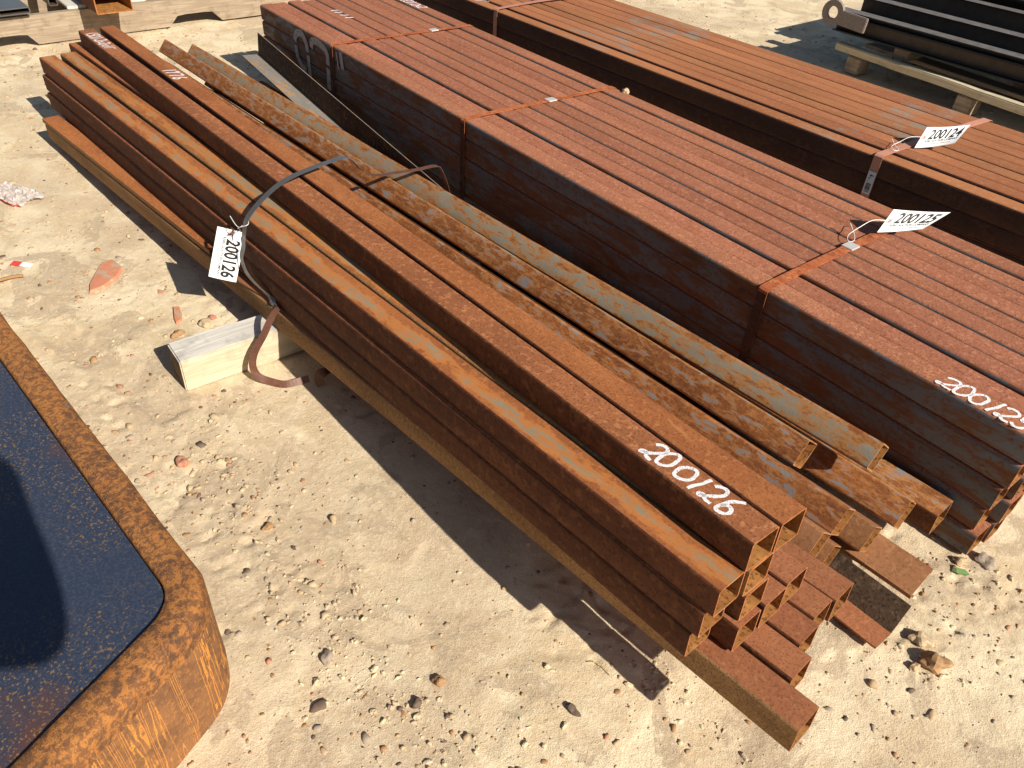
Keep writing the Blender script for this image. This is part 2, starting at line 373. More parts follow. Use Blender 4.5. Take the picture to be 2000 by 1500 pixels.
F = [(i*ny+j, (i+1)*ny+j, (i+1)*ny+j+1, i*ny+j+1) for i in range(nx-1) for j in range(ny-1)]
m, t, b = new_mat('sandy_packed_ground'); q = NB(t); v = q.coords()
a1 = q.noise(v, 1.3, 5, 0.6, 0.5); a2 = q.noise(v, 5, 7, 0.66, 0.8); a3 = q.noise(v, 70, 6, 0.7); a4 = q.noise(v, 330, 3, 0.7)
c = q.mix(q.ramp(a2, 0.38, 0.60), (0.60,0.468,0.295), (0.735,0.613,0.42))
c = q.mix(q.math('MULTIPLY', q.ramp(a1, 0.47, 0.62), 0.65), c, (0.49,0.375,0.25))
st = q.math('MULTIPLY', q.ramp(q.noise(v, 3.3, 6, 0.66, 1.4), 0.54, 0.58), 0.8); c = q.mix(st, c, (0.47,0.365,0.245))
c = q.mix(q.math('MULTIPLY', q.ramp(a3, 0.50, 0.72), 0.5), c, (0.80,0.70,0.515))
c = q.mix(q.math('MULTIPLY', q.ramp(a4, 0.57, 0.67), 0.5), c, (0.29,0.19,0.105))
q.l(c, b.inputs['Base Color']); b.inputs['Roughness'].default_value = 0.95; b.inputs['Specular IOR Level'].default_value = 0.1
hh = q.math('ADD', q.math('MULTIPLY', a3, 1.1), q.math('MULTIPLY', a4, 0.6))
q.l(q.bump(hh, 0.65, 0.005), b.inputs['Normal'])
m_ground = m
g = mesh_obj('ground', V, F, m, smooth=True); tag(g, kind='structure')

# ------------------------------------------------------------------ tube bundles
def bundle(name, label, cat, y_front, yaw, x0, x1, top_mat, side_mat, s, cols, rows, group, seed, gaps=0.0):
    rnd = random.Random(seed)
    root = empty(name, (0,0,0)); tag(root, label, cat, group)
    xm = (x0+x1)/2; L = x1-x0
    root.location = (xm, y_front, 0); root.rotation_euler = (0,0,yaw)
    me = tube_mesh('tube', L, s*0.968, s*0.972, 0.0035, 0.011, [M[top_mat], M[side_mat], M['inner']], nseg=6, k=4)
    tubes = {}
    for i in range(cols):
        for j in range(rows):
            top = j == rows-1
            if 1 < i < cols-1 and not top and j > 0: pass
            o = mesh_obj('tube', None, None, None, root, mesh=me)
            dz = rnd.uniform(-0.0045, 0.0035) if top else 0
            dy = rnd.uniform(-0.0028, 0.0028)
            dx = rnd.uniform(-0.016, 0.016)
            o.location = (dx, (i+0.5)*s+dy, (j+0.5)*s+dz)
            o.rotation_euler = (rnd.uniform(-0.008, 0.008), 0, rnd.uniform(-0.0004, 0.0004))
            tubes[(i, j)] = o
    return root, tubes
S5 = 0.0765
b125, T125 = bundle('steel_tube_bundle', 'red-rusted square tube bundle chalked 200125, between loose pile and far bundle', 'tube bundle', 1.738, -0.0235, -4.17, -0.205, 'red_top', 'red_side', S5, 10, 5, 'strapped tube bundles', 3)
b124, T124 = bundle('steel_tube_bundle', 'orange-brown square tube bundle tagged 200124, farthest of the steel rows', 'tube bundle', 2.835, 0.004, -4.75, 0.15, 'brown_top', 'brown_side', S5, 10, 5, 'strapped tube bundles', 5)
def band(root, x_local, s, cols, rows, mat, width, seal_y=None, skew=0.0, lift=0.0035, slack=0.0):
    W, Hh = cols*s, rows*s; o = 0.003; pts = []
    for y, z in ((-o,0.0),(-o,Hh*0.3),(-o,Hh*0.7),(-o,Hh-0.012),(-o+0.0008,Hh-0.004),(0.004,Hh+0.0015),(0.012,Hh+lift)): pts.append(Vector((x_local, y, z)))
    for i in range(1, 12): pts.append(Vector((x_local+skew*i/12, W*i/12, Hh+lift+slack*math.sin(math.pi*i/12))))
    for y, z in ((W-0.012,Hh+lift),(W-0.004,Hh+0.0015),(W+o,Hh-0.006),(W+o,Hh*0.5),(W+o,0.0)): pts.append(Vector((x_local+skew, y, z)))
    st = ribbon('strap', pts, (1,0,0), width, M[mat], root, 0.0012)
    st.data.materials.append(M['strap_shade'])
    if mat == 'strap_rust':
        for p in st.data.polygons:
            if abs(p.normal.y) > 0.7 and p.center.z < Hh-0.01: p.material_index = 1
    if seal_y is not None:
        z = Hh+lift+slack*math.sin(math.pi*seal_y/W)
        sb = box('seal', (width*1.25, 0.042, 0.005), M['seal'], Matrix.Translation((x_local+skew*seal_y/W, seal_y, z+0.0015)), st, 0.001)
    return st
xm125 = (-4.17-0.205)/2; xm124 = (-4.75+0.15)/2
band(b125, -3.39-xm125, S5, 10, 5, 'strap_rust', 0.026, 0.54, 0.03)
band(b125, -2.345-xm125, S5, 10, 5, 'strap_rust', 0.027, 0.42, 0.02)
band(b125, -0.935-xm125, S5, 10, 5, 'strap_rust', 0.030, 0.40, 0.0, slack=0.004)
band(b124, -3.53-xm124, S5, 10, 5, 'strap_pink', 0.030, 0.50, 0.05, slack=0.012)
s124 = band(b124, -1.262-xm124, S5, 10, 5, 'strap_pink', 0.034, None, 0.05, slack=0.003)
# barcode sticker on the hanging part of the band
stk = box('barcode_sticker', (0.030, 0.0012, 0.088), M['sticker'], Matrix.Translation((-1.262-xm124, -0.0052, 5*S5-0.105)), s124, 0)
Vb, Fb = [], []; rb = random.Random(2)
def quad2(V, F, x0, x1, z0, z1, y):
    k = len(V); V += [(x0,y,z0),(x1,y,z0),(x1,y,z1),(x0,y,z1)]; F.append((k,k+1,k+2,k+3))
z = -0.036
while z < -0.004:
    hgt = rb.choice((0.0012,0.002,0.003)); quad2(Vb, Fb, -0.010, 0.010, z, z+hgt, 0); z += hgt+rb.choice((0.0014,0.0022))
for k in range(9): 
    x = rb.uniform(-0.012,0.004); zz = rb.uniform(0.0,0.03); quad2(Vb, Fb, x, x+rb.uniform(0.003,0.008), zz, zz+rb.uniform(0.001,0.004), 0)
pr = mesh_obj('barcode_print', Vb, Fb, M['ink'], s124); pr.location = (-1.262-xm124, -0.0062, 5*S5-0.105)
# chalk on the bundles (written on the top tubes)
def top_local(tb, wx, root_x, L): return wx
for txt, key, x, y, h, adv, lw in (('200125', (0,4), -0.452, -0.030, 0.058, 0.65, 0.0074),):
    writing('chalk_writing', txt, T125[key], (x-xm125, y, S5*0.985/2), h, adv, 0.18, M['chalk'], lw, wob=0.05)
writing('chalk_writing', '1777', T125[(3,4)], (-3.95-xm125, 0.005, S5*0.985/2), 0.075, 0.70, 0.10, M['chalk'], 0.011)
writing('chalk_writing', '(50) 2x2', T125[(9,4)], (-3.98-xm125, -0.03, S5*0.985/2), 0.055, 0.55, 0.2, M['chalk'], 0.007)
writing('chalk_writing', '2x1/"', T124[(0,4)], (-3.82-xm124, -0.01, S5*0.985/2), 0.05, 0.6, 0.2, M['chalk'], 0.006)
# big worn stencilled figures on the side of the front tubes
def stencil(strokes, name, lw):
    V, F = [], []
    for st in strokes:
        pts = catmull([Vector((x, 0, z)) for x, z in st], 5); n = len(pts); k = len(V)
        for i, p in enumerate(pts):
            tg = (pts[min(i+1, n-1)]-pts[max(i-1, 0)]).normalized(); sd = Vector((-tg.z, 0, tg.x))
            V += [p-sd*lw/2, p+sd*lw/2]
        for i in range(n-1): F.append((k+2*i, k+2*i+2, k+2*i+3, k+2*i+1))
    o = mesh_obj(name, V, F, M['paint_white'], b125); o.location = (0, -0.0012, 0); return o
xo = xm125
stencil([[(-3.78-xo,.305),(-3.75-xo,.345),(-3.69-xo,.355),(-3.655-xo,.325),(-3.645-xo,.285)],
         [(-3.775-xo,.285),(-3.765-xo,.235),(-3.73-xo,.20),(-3.685-xo,.185)],
         [(-3.645-xo,.27),(-3.645-xo,.17)],
         [(-3.60-xo,.315),(-3.585-xo,.35),(-3.53-xo,.36),(-3.47-xo,.35),(-3.44-xo,.33),(-3.44-xo,.28)],
         [(-3.44-xo,.265),(-3.45-xo,.165)]], 'stencil_figure', 0.034)
stencil([[(-3.305-xo,.375),(-3.295-xo,.30)]], 'stencil_figure', 0.028)
stencil([[(-3.345-xo,.365),(-3.335-xo,.29)]], 'stencil_figure', 0.012)

# ------------------------------------------------------------------ loose pile of tubes
SP = 0.0695
def loose(label, nTL, fTL, top, side, roll=0.0, s=SP, bow=(0,0), center=False, cat='steel tube', cut=0.0, group='tubes of the loose pile'):
    n = Vector(nTL); f = Vector(fTL)
    if not center:
        n += Vector((0, s/2, -s/2)); f += Vector((0, s/2, -s/2))
    mw, L = frame(n, f, roll); rb_ = random.Random(label)
    bow = (bow[0]+rb_.uniform(-.002,.002), bow[1]+(rb_.uniform(-.003,.003) if center else 0.0))
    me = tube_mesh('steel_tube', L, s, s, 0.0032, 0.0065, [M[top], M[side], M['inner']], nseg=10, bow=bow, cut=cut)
    o = bpy.data.objects.new('steel_tube', me); COL.objects.link(o); o.matrix_world = mw
    tag(o, label, cat, group); return o, L
Z = [0.17+SP*k for k in range(6)]
fz = -0.15
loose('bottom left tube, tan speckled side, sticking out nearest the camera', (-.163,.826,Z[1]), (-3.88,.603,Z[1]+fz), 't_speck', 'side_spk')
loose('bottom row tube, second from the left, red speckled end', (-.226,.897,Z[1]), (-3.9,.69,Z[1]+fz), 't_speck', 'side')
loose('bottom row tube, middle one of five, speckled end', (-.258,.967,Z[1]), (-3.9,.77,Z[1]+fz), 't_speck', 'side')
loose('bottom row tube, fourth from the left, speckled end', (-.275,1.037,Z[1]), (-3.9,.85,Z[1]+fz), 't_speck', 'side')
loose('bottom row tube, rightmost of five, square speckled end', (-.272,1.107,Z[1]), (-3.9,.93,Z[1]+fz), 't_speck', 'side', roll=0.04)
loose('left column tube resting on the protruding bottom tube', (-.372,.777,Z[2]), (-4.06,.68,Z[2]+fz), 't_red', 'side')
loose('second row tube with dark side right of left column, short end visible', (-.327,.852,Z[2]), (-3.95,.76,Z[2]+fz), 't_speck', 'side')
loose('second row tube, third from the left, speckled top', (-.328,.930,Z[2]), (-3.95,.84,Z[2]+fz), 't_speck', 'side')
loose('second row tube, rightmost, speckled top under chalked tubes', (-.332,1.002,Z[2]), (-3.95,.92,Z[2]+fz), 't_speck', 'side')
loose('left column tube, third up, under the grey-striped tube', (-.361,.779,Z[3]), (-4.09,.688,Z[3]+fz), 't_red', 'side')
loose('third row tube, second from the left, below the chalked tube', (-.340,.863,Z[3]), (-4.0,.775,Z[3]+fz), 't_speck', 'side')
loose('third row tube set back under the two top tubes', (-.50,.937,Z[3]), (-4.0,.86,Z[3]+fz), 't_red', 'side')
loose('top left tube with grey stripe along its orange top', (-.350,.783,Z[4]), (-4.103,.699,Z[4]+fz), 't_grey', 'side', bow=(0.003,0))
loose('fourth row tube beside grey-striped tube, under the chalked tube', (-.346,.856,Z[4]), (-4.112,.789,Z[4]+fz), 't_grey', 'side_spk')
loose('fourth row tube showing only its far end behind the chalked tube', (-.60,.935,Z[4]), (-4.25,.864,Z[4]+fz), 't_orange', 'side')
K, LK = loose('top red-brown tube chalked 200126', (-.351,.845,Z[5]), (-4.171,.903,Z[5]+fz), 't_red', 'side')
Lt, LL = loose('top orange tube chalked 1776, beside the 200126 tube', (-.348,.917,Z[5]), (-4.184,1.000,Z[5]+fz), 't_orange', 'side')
def lx(L, wx, near, far):
    return -L/2 + L*(wx-far)/(near-far)
writing('chalk_writing', '200126', K, (lx(LK,-.622,-.351,-4.171), -0.023, SP/2), 0.050, 0.735, 0.15, M['chalk'], 0.0074, wob=0.06)
writing('chalk_writing', "(50) 2x2x11'", K, (lx(LK,-4.10,-.351,-4.171), -0.024, SP/2), 0.045, 0.72, 0.25, M['chalk'], 0.007)
writing('chalk_writing', '1776', Lt, (lx(LL,-3.36,-.348,-4.184), -0.024, SP/2), 0.05, 0.86, 0.2, M['chalk'], 0.0085)
RD = math.radians
loose('tilted tube with flaking grey scale, ending above the right-hand gap', (-.541,1.387,.257), (-4.27,1.315,.205), 't_scale', 't_scale2', RD(50), center=True)
loose('tilted grey-yellow tube nearest the red bundle, upper one', (-.434,1.520,.254), (-4.15,1.405,.20), 't_scale2', 't_scale', RD(50), center=True)
loose('tilted blotchy tube under the grey-yellow one, end over bare ground', (-.335,1.555,.125), (-4.0,1.42,.10), 't_scale', 't_scale2', RD(48), center=True, s=.076)
loose('rightmost square tube lying against the red bundle, dark side', (-.284,1.650,.098), (-3.9,1.60,.06), 't_scale', 'side', RD(8), center=True, s=.074)
loose('tilted red-brown tube right of the chalked pair', (-.385,1.324,.212), (-4.15,1.245,.150), 't_scale', 't_scale', RD(52), center=True)
loose('tilted tan tube with open end below the red-brown tilted tube', (-.342,1.415,.130), (-3.9,1.335,.08), 't_tan', 't_tan', RD(52), center=True)
loose('tilted olive-brown tube tucked under the orange chalked tube', (-.383,1.235,.198), (-3.9,1.145,.12), 't_tan', 't_tan', RD(50), center=True)
loose('low tilted tube with yellow lit end beside the olive-brown one', (-.378,1.325,.095), (-3.9,1.245,.055), 't_tan', 't_tan', RD(50), center=True)

loose('low dark tube on the ground in the gap beside the red-brown tilted tube', (-.50,1.28,.045), (-3.3,1.15,.040), 'side', 'side', center=True)  # added filler tube, keeps sunlit ground from showing in the gap
loose('low dark tube on the ground under the flaking tilted tubes', (-.62,1.455,.055), (-3.5,1.49,.050), 'side', 'side', center=True, s=.085)  # second added filler, keeps the gap below the tilted tubes dark
def profile(label, name, near, far, sect, mats, mi, roll=0.0, cat='steel channel', nseg=6, group=None):
    """open folded section: sect = list of (y,z) outline points, extruded"""
    mw, L = frame(near, far, roll); n = len(sect); V, F, MI = [], [], []
    for i in range(nseg+1):
        for (y, z) in sect: V.append((-L/2+L*i/nseg, y, z))
    for i in range(nseg):
        for j in range(n):
            F.append((i*n+j, (i+1)*n+j, (i+1)*n+(j+1) % n, i*n+(j+1) % n)); MI.append(mi[j])
    F.append(tuple(range(n))); MI.append(0); F.append(tuple(reversed([nseg*n+j for j in range(n)]))); MI.append(0)
    o = mesh_obj(name, V, F, mats, mi=MI); o.matrix_world = mw; tag(o, label, cat, group)
    bm = bmesh.new(); bm.from_mesh(o.data); bmesh.ops.recalc_face_normals(bm, faces=bm.faces); bm.to_mesh(o.data); bm.free()
    return o
def lsect(a, b, t): return [(0,0),(a,0),(a,t),(t,t),(t,b),(0,b)]
def csect(w, h, t): return [(-w/2,-h),(-w/2,0),(w/2,0),(w/2,-h),(w/2-t,-h),(w/2-t,-t),(-w/2+t,-t),(-w/2+t,-h)]
profile('flat brown channel with thin lip, lying right of the pile end', 'steel_channel', (-.215,1.442,.088), (-3.2,1.36,.07), csect(.084,.02,.004), [M['t_tan'], M['inner']], [0]*8, RD(22))
profile('pitted angle iron with dark-shaded leg on the ground at the pile end', 'angle_iron', (-.199,1.337,.004), (-2.6,1.337,.004), [(-.069,.008),(0,0),(.040,.070),(.0365,.072),(-.002,.0055),(-.0685,.0125)], [M['t_dark'], M['t_speck']], [1,0,0,0,1,1], 0, 'angle iron')  # leaning leg painted dark for its shade, flat leg in lit rust
profile('short shallow channel lying on the far half of the bottom left tube', 'steel_channel', (-2.30,.735,.176), (-3.90,.636,.108), csect(.070,.016,.003), [M['t_orange'], M['side_spk']], [1,0,1,1,1,1,1,1])
profile('long angle iron leaning between pile and red bundle, bright top edge', 'angle_iron', (-2.35,1.655,.0), (-4.06,1.70,.175), [(0,0),(-.092,0),(-.092,.004),(-.004,.004),(-.004,.112),(0,.112)], [M['t_dark'], M['t_greybar']], [0,0,1,0,1,0], RD(-4), 'angle iron')

# ------------------------------------------------------------------ timber bearer
def timber(label, corner_a, corner_b, w, h):
    a = Vector(corner_a); b2 = Vector(corner_b); mw, L = frame(b2, a, 0)
    o = box('timber_bearer', (L, w, h), [M['wood_grey'], M['wood_tan'], M['wood_end']], mw, None, 0.004, 0.0025, 10)
    for p in o.data.polygons:
        n = p.normal; p.material_index = 0 if n.z > 0.6 else (2 if abs(n.x) > 0.7 else 1)
    tag(o, label, 'timber', 'timbers under the loose pile'); return o
timber('pale grey sawn timber block sticking out under the pile', (-1.943,.432,.047), (-1.895,1.60,.047), .108, .106)
timber('timber block hidden under the near third of the pile', (-.95,.93,.068), (-.93,1.30,.068), .10, .15)
timber('timber block hidden under the far end of the pile', (-3.35,.80,.015), (-3.33,1.5,.015), .10, .055)

# ------------------------------------------------------------------ slack band round the pile and the loose loop
sp = catmull([(-1.84,.80,.10),(-1.868,.735,.172),(-1.925,.728,.19),(-2.02,.715,.215),(-2.055,.715,.255),(-2.04,.722,.305),(-2.015,.722,.36),(-2.01,.738,.405),(-2.005,.79,.452),(-2.01,.86,.485),(-2.03,.95,.492),(-2.06,1.04,.485),(-2.10,1.115,.465),(-2.14,1.19,.385),(-2.20,1.28,.328),(-2.22,1.36,.310),(-2.205,1.44,.308),(-2.19,1.505,.312),(-2.178,1.522,.296),(-2.155,1.535,.23),(-2.14,1.54,.16)], 7)
wd = [Vector((1,0.1,-0.05)) for _ in sp]
st = ribbon('steel_strap', sp, wd, 0.0195, M['strap_grey']); st.data.materials.append(M['strap_brown'])
nfs = len(sp)
for p in st.data.polygons:
    u = p.index/(4*nfs)
    if u > 0.62: p.material_index = 1
tag(st, 'slack grey to brown steel strap arching over the loose pile', 'strap')
lp = catmull([(-1.90,.80,.165),(-1.872,.742,.180),(-1.862,.718,.178),(-1.850,.690,.158),(-1.842,.662,.125),(-1.838,.628,.085),(-1.828,.610,.050),(-1.808,.612,.022),(-1.785,.635,.006),(-1.750,.672,.000),(-1.735,.735,.002)], 7)
wl = []
for i in range(len(lp)):
    k = i/(len(lp)-1); a = Vector((1,.06,-.04)); b2 = Vector((.70,.70,.10)); c2 = Vector((-.45,.40,.80))
    wl.append(a.lerp(b2, min(1, k/0.35)) if k < 0.45 else b2.lerp(c2, min(1, (k-0.45)/0.3)))
lo = ribbon('steel_strap', lp, wl, 0.0215, M['strap_brown'])
tag(lo, 'loose brown strap end looping over bottom tube to the timber', 'strap')
cu = catmull([(-1.66,.80,.03),(-1.675,.775,.045),(-1.69,.755,.040),(-1.695,.748,.02),(-1.685,.75,.0)], 6)
co = ribbon('steel_strap', cu, Vector((0.8,0.6,0)), 0.03, M['strap_brown'])
tag(co, 'short curled rusty strap scrap beside the timber under pile', 'strap')

# ------------------------------------------------------------------ tags
def text_mesh(body, size, sx=1.0, shear=0.0, bold=0.0):
    cu = bpy.data.curves.new('lettering', 'FONT'); cu.body = body; cu.size = size; cu.align_x = 'CENTER'; cu.align_y = 'CENTER'; cu.shear = shear; cu.offset = bold
    cu.resolution_u = 3
    ob = bpy.data.objects.new('lettering_tmp', cu); COL.objects.link(ob)
    bpy.context.view_layer.update()
    me = bpy.data.meshes.new_from_object(ob.evaluated_get(bpy.context.evaluated_depsgraph_get()))
    bpy.data.objects.remove(ob)
    vs = [Vector((v.co.x*sx, v.co.y, 0)) for v in me.vertices]; fs = [tuple(p.vertices) for p in me.polygons]
    bpy.data.meshes.remove(me); return vs, fs
TW, TH = 0.159, 0.080
def make_tag(label, number, TL, TR, BL, curl, anchor, wire_pts, BR=None):
    """card: u along its length (hole end first), v across; plane spanned by the corner points"""
    TL, TR, BL = Vector(TL), Vector(TR), Vector(BL); U = (TR-TL).normalized(); Vv = (TL-BL); Vv = (Vv-U*Vv.dot(U)).normalized(); N = U.cross(Vv)
    org = TL-Vv*(TH/2) if BR is None else (TL+BL)/2
    if BR is not None: BR = Vector(BR); N = ((TR+BR-TL-BL).cross(TL+TR-BL-BR)).normalized()
    def place(u, v, lift=0.0):
        k = u/TW
        if BR is not None:
            f = v/TH+0.5; base = (BL*(1-k)+BR*k)*(1-f)+(TL*(1-k)+TR*k)*f
            return base+N*(curl[0]*(k*k-k)+curl[1]*(v/TH)**2*k+lift)
        return org+U*u+Vv*v+N*(curl[0]*k*k+curl[1]*(v/TH)**2*k+curl[2]*math.sin(k*math.pi)*0.5+lift)
    root = empty('lot_tag', org); tag(root, label, 'tag', 'auction lot tags')
    nu, nv = 16, 6; V, F = [], []; c = 0.012
    for i in range(nu+1):
        for j in range(nv+1):
            u = TW*i/nu; v = TH*(j/nv-0.5)
            V.append(place(u, v, 0.0)-org)
    for i in range(nu+1):
        for j in range(nv+1):
            V.append(V[i*(nv+1)+j]-N*0.0005)
    o2 = (nu+1)*(nv+1)
    for i in range(nu):
        for j in range(nv):
            a = i*(nv+1)+j; F.append((a, a+nv+1, a+nv+2, a+1)); F.append((o2+a+1, o2+a+nv+2, o2+a+nv+1, o2+a))
    ring = []
    rim = [j for j in range(nv+1)]+[i*(nv+1)+nv for i in range(1, nu+1)]+[nu*(nv+1)+j for j in range(nv-1, -1, -1)]+[i*(nv+1) for i in range(nu-1, 0, -1)]
    for k in range(len(rim)):
        a, b2 = rim[k], rim[(k+1) % len(rim)]; F.append((a, b2, o2+b2, o2+a))
    mesh_obj('card', V, F, M['tag'], root, smooth=False)
    def put(name, vs, fs, mat, u0, v0, lift): return mesh_obj(name, [place(u0+v.x, v0+v.y, lift)-org for v in vs], fs, mat, root)
    def disc(r0, r1, n=20):
        vs = []; fs = []
        for i in range(n):
            a = 2*math.pi*i/n; vs += [Vector((r0*math.cos(a), r0*math.sin(a), 0)), Vector((r1*math.cos(a), r1*math.sin(a), 0))]
        for i in range(n): j = (i+1) % n; fs.append((2*i, 2*i+1, 2*j+1, 2*j))
        return vs, fs
    vs, fs = disc(0.0035, 0.0095); put('eyelet_patch', vs, fs, M['ring'], 0.013, 0.0, 0.0004)
    vs, fs = disc(0.0001, 0.0035); put('eyelet_hole', vs, fs, M['ink'], 0.013, 0.0, 0.0005)
    vs, fs = text_mesh(number, 0.053, 0.76, 0, 0.0015); put('lot_number', vs, fs, M['ink'], 0.090, 0.009, 0.0004)
    vs, fs = text_mesh('REBEL AUCTION COMPANY', 0.0108, 0.92, 0, 0.0002); put('company_line', vs, fs, M['ink'], 0.088, -0.0155, 0.0004)
    vs, fs = text_mesh('601-554-1475  www.rebelauction.net', 0.0068, 0.88); put('contact_line', vs, fs, M['ink_red'], 0.088, -0.0265, 0.0004)
    hole = place(0.013, 0, 0.001)
    wp = [p if isinstance(p, Vector) else Vector(p) for p in wire_pts]
    cable('tie_wire', catmull([hole-org]+[p-org for p in wp], 6), 0.0011, M['wire'], root)
    return root
# 126: hangs from the strap, hole end up
make_tag('white lot tag 200126 hanging from the slack strap', '200126', (-2.085,.752,.318), (-2.09,.700,.172), (-2.116,.687,.300), (0.012,-0.008,0.006), None,
         [(-2.06,.728,.345),(-2.03,.712,.37),(-2.005,.715,.385),(-1.995,.73,.392),(-2.02,.74,.392),(-2.03,.715,.372),(-2.07,.71,.392)])
make_tag('white lot tag 200125 tied to the near strap seal of red bundle', '200125', (-.9216,2.2963,.460), (-.806,2.416,.466), (-.9206,2.2396,.400), (0.03,0.0,0.0), None,
         [(-.943,2.235,.432),(-.957,2.195,.415),(-.962,2.15,.40),(-.945,2.125,.394),(-.94,2.15,.392),(-.96,2.175,.40),(-.985,2.185,.418)], BR=(-.832,2.330,.424))
make_tag('white lot tag 200124 tied to the pink strap of the far bundle', '200124', (-1.2213,3.0534,.460), (-1.130,3.198,.470), (-1.2189,3.007,.390), (0.03,0.0,0.0), None,
         [(-1.245,3.00,.425),(-1.262,2.965,.408),(-1.27,2.93,.396),(-1.25,2.915,.390),(-1.245,2.94,.389),(-1.27,2.95,.398),(-1.29,2.955,.412)], BR=(-1.116,3.085,.428))

# ------------------------------------------------------------------ rimmed steel piece on the left
def offset_loop(P, d, r, k=8):
    """rounded polygon inset by d (P counter clockwise)"""
    n = len(P); out = []
    Q = []
    for i in range(n):
        p0, p1, p2 = Vector(P[i-1]), Vector(P[i]), Vector(P[(i+1) % n])
        e1 = (p1-p0).normalized(); e2 = (p2-p1).normalized(); n1 = Vector((-e1.y, e1.x)); n2 = Vector((-e2.y, e2.x))
        bis = (n1+n2).normalized(); Q.append((p1+bis*(d/bis.dot(n1)), e1, e2, n1, n2, bis))
    rr = max(r-d, 0.01)
    for (p, e1, e2, n1, n2, bis) in Q:
        c = p+bis*(rr/bis.dot(n1)); a1 = math.atan2(-n1.y, -n1.x); a2 = math.atan2(-n2.y, -n2.x)
        while a2 < a1: a2 += 2*math.pi
        for i in range(k+1):
            a = a1+(a2-a1)*i/k; out.append((c.x+rr*math.cos(a), c.y+rr*math.sin(a)))
    return out
def resample(lp, n):
    L = [0]; m_ = len(lp)
    for i in range(m_): L.append(L[-1]+(Vector(lp[(i+1) % m_])-Vector(lp[i])).length)
    out = []; j = 0
    for i in range(n):
        t = L[-1]*i/n
        while L[j+1] < t: j += 1
        f = (t-L[j])/max(1e-9, L[j+1]-L[j]); a, b2 = Vector(lp[j]), Vector(lp[(j+1) % m_]); out.append(tuple(a+(b2-a)*f))
    return out
FP = [(-2.75,.042), (-2.70,-.80), (-.49,-.78), (-.945,.182)]
HP = 0.285; NR = 420
R0 = empty('rimmed_steel_piece', (-1.6,-.3,0)); tag(R0, 'rusty rounded-corner steel piece with dark blue plate top, bottom left', 'steel piece')
def loopz(d, z): 
    base = offset_loop(FP, 0.0, 0.15); ins = offset_loop(FP, d, 0.15)
    A = []
    # same vertex count in both loops keeps the rings aligned
    for i in range(len(ins)): A.append((ins[i][0], ins[i][1], z))
    return A
def dense(lp, per=26):
    out = []; n = len(lp)
    for i in range(n):
        a, b2 = Vector(lp[i]), Vector(lp[(i+1) % n])
        kk = per if i % 9 == 8 else 3
        for j in range(kk): out.append(a+(b2-a)*(j/kk))
    return out
rings = [dense(loopz(d_, z_)) for d_, z_ in ((0.004,-0.01),(0.0,0.05),(0.0,0.11),(0.0,0.17),(0.0,0.225),(0.0008,0.258),(0.004,0.273),(0.010,0.2815),(0.020,0.285),(0.045,0.2855),(0.063,0.284),(0.0665,0.279),(0.0665,0.262))]
n = len(rings[0]); V, F = [], []
for ri, rg in enumerate(rings):
    for p in rg:
        nz = 0.0035*noise.noise(p*9)+0.0018*noise.noise(p*30) if 1 < ri < 11 else 0
        V.append((p.x+nz+1.6, p.y-nz+.3, p.z+(nz*0.7 if ri > 5 else 0)))
for i in range(len(rings)-1):
    for j in range(n): F.append((i*n+j, (i+1)*n+j, (i+1)*n+(j+1) % n, i*n+(j+1) % n))
mr, t, b = new_mat('thick_flaky_orange_rust'); q = NB(t); v = q.coords((1,1,1))
n1 = q.noise(v, 9, 6, 0.65, 0.5); n2 = q.noise(v, 70, 8, 0.78, 0.3); n3 = q.noise(v, 210, 3, 0.6)
c = q.mix(q.ramp(n1, 0.36, 0.60), (0.10,0.05,0.026), (0.20,0.085,0.033))
c = q.mix(q.math('MULTIPLY', q.ramp(n2, 0.42, 0.64), 0.9), c, (0.43,0.16,0.036))
fl = q.math('MULTIPLY', q.ramp(n2, 0.50, 0.53), q.ramp(n2, 0.60, 0.55)); c = q.mix(q.math('MULTIPLY', q.math('MULTIPLY', fl, 0.5), q.ramp(n1, 0.38, 0.56)), c, (0.54,0.235,0.055))
c = q.mix(q.math('MULTIPLY', q.ramp(n3, 0.58, 0.68), 0.5), c, (0.08,0.045,0.028))
gm = q.ramp(q.noise(v, 5.5, 6, 0.7), 0.62, 0.68); c = q.mix(q.math('MULTIPLY', gm, 0.75), c, (0.17,0.165,0.15))
q.l(c, b.inputs['Base Color']); b.inputs['Roughness'].default_value = 0.7; b.inputs['Specular IOR Level'].default_value = 0.3
q.l(q.bump(q.math('ADD', q.math('MULTIPLY', n2, 1.6), q.math('MULTIPLY', n3, 0.35)), 0.8, 0.004), b.inputs['Normal'])
ms, t, b = new_mat('brown_wall_rust_with_runs'); q = NB(t); v = q.coords((1,1,1))
n1 = q.noise(v, 12, 7, 0.7, 0.4); n2 = q.noise(v, 90, 5, 0.68, 0.3); n3 = q.noise(v, 230, 3, 0.6); w1 = q.noise(v, 24, 4, 0.6)
dr = q.math('ADD', q.noise(q.coords((1,1,0.03)), 17, 3, 0.55), q.math('MULTIPLY', w1, 0.05))
c = q.mix(q.ramp(n1, 0.36, 0.62), (0.15,0.070,0.032), (0.25,0.115,0.045))
c = q.mix(q.math('MULTIPLY', q.ramp(n2, 0.50, 0.64), 0.7), c, (0.34,0.145,0.045))
for lv, am in ((0.47,0.9),(0.525,1.0),(0.575,0.9),(0.62,0.8),(0.425,0.7)):
    ln = q.ramp(q.math('ABSOLUTE', q.math('SUBTRACT', dr, lv)), 0.0085, 0.0015)
    c = q.mix(q.math('MULTIPLY', q.math('MULTIPLY', ln, am), q.ramp(w1, 0.34, 0.46)), c, (0.58,0.235,0.045))
c = q.mix(q.math('MULTIPLY', q.ramp(n3, 0.57, 0.67), 0.6), c, (0.07,0.04,0.026))
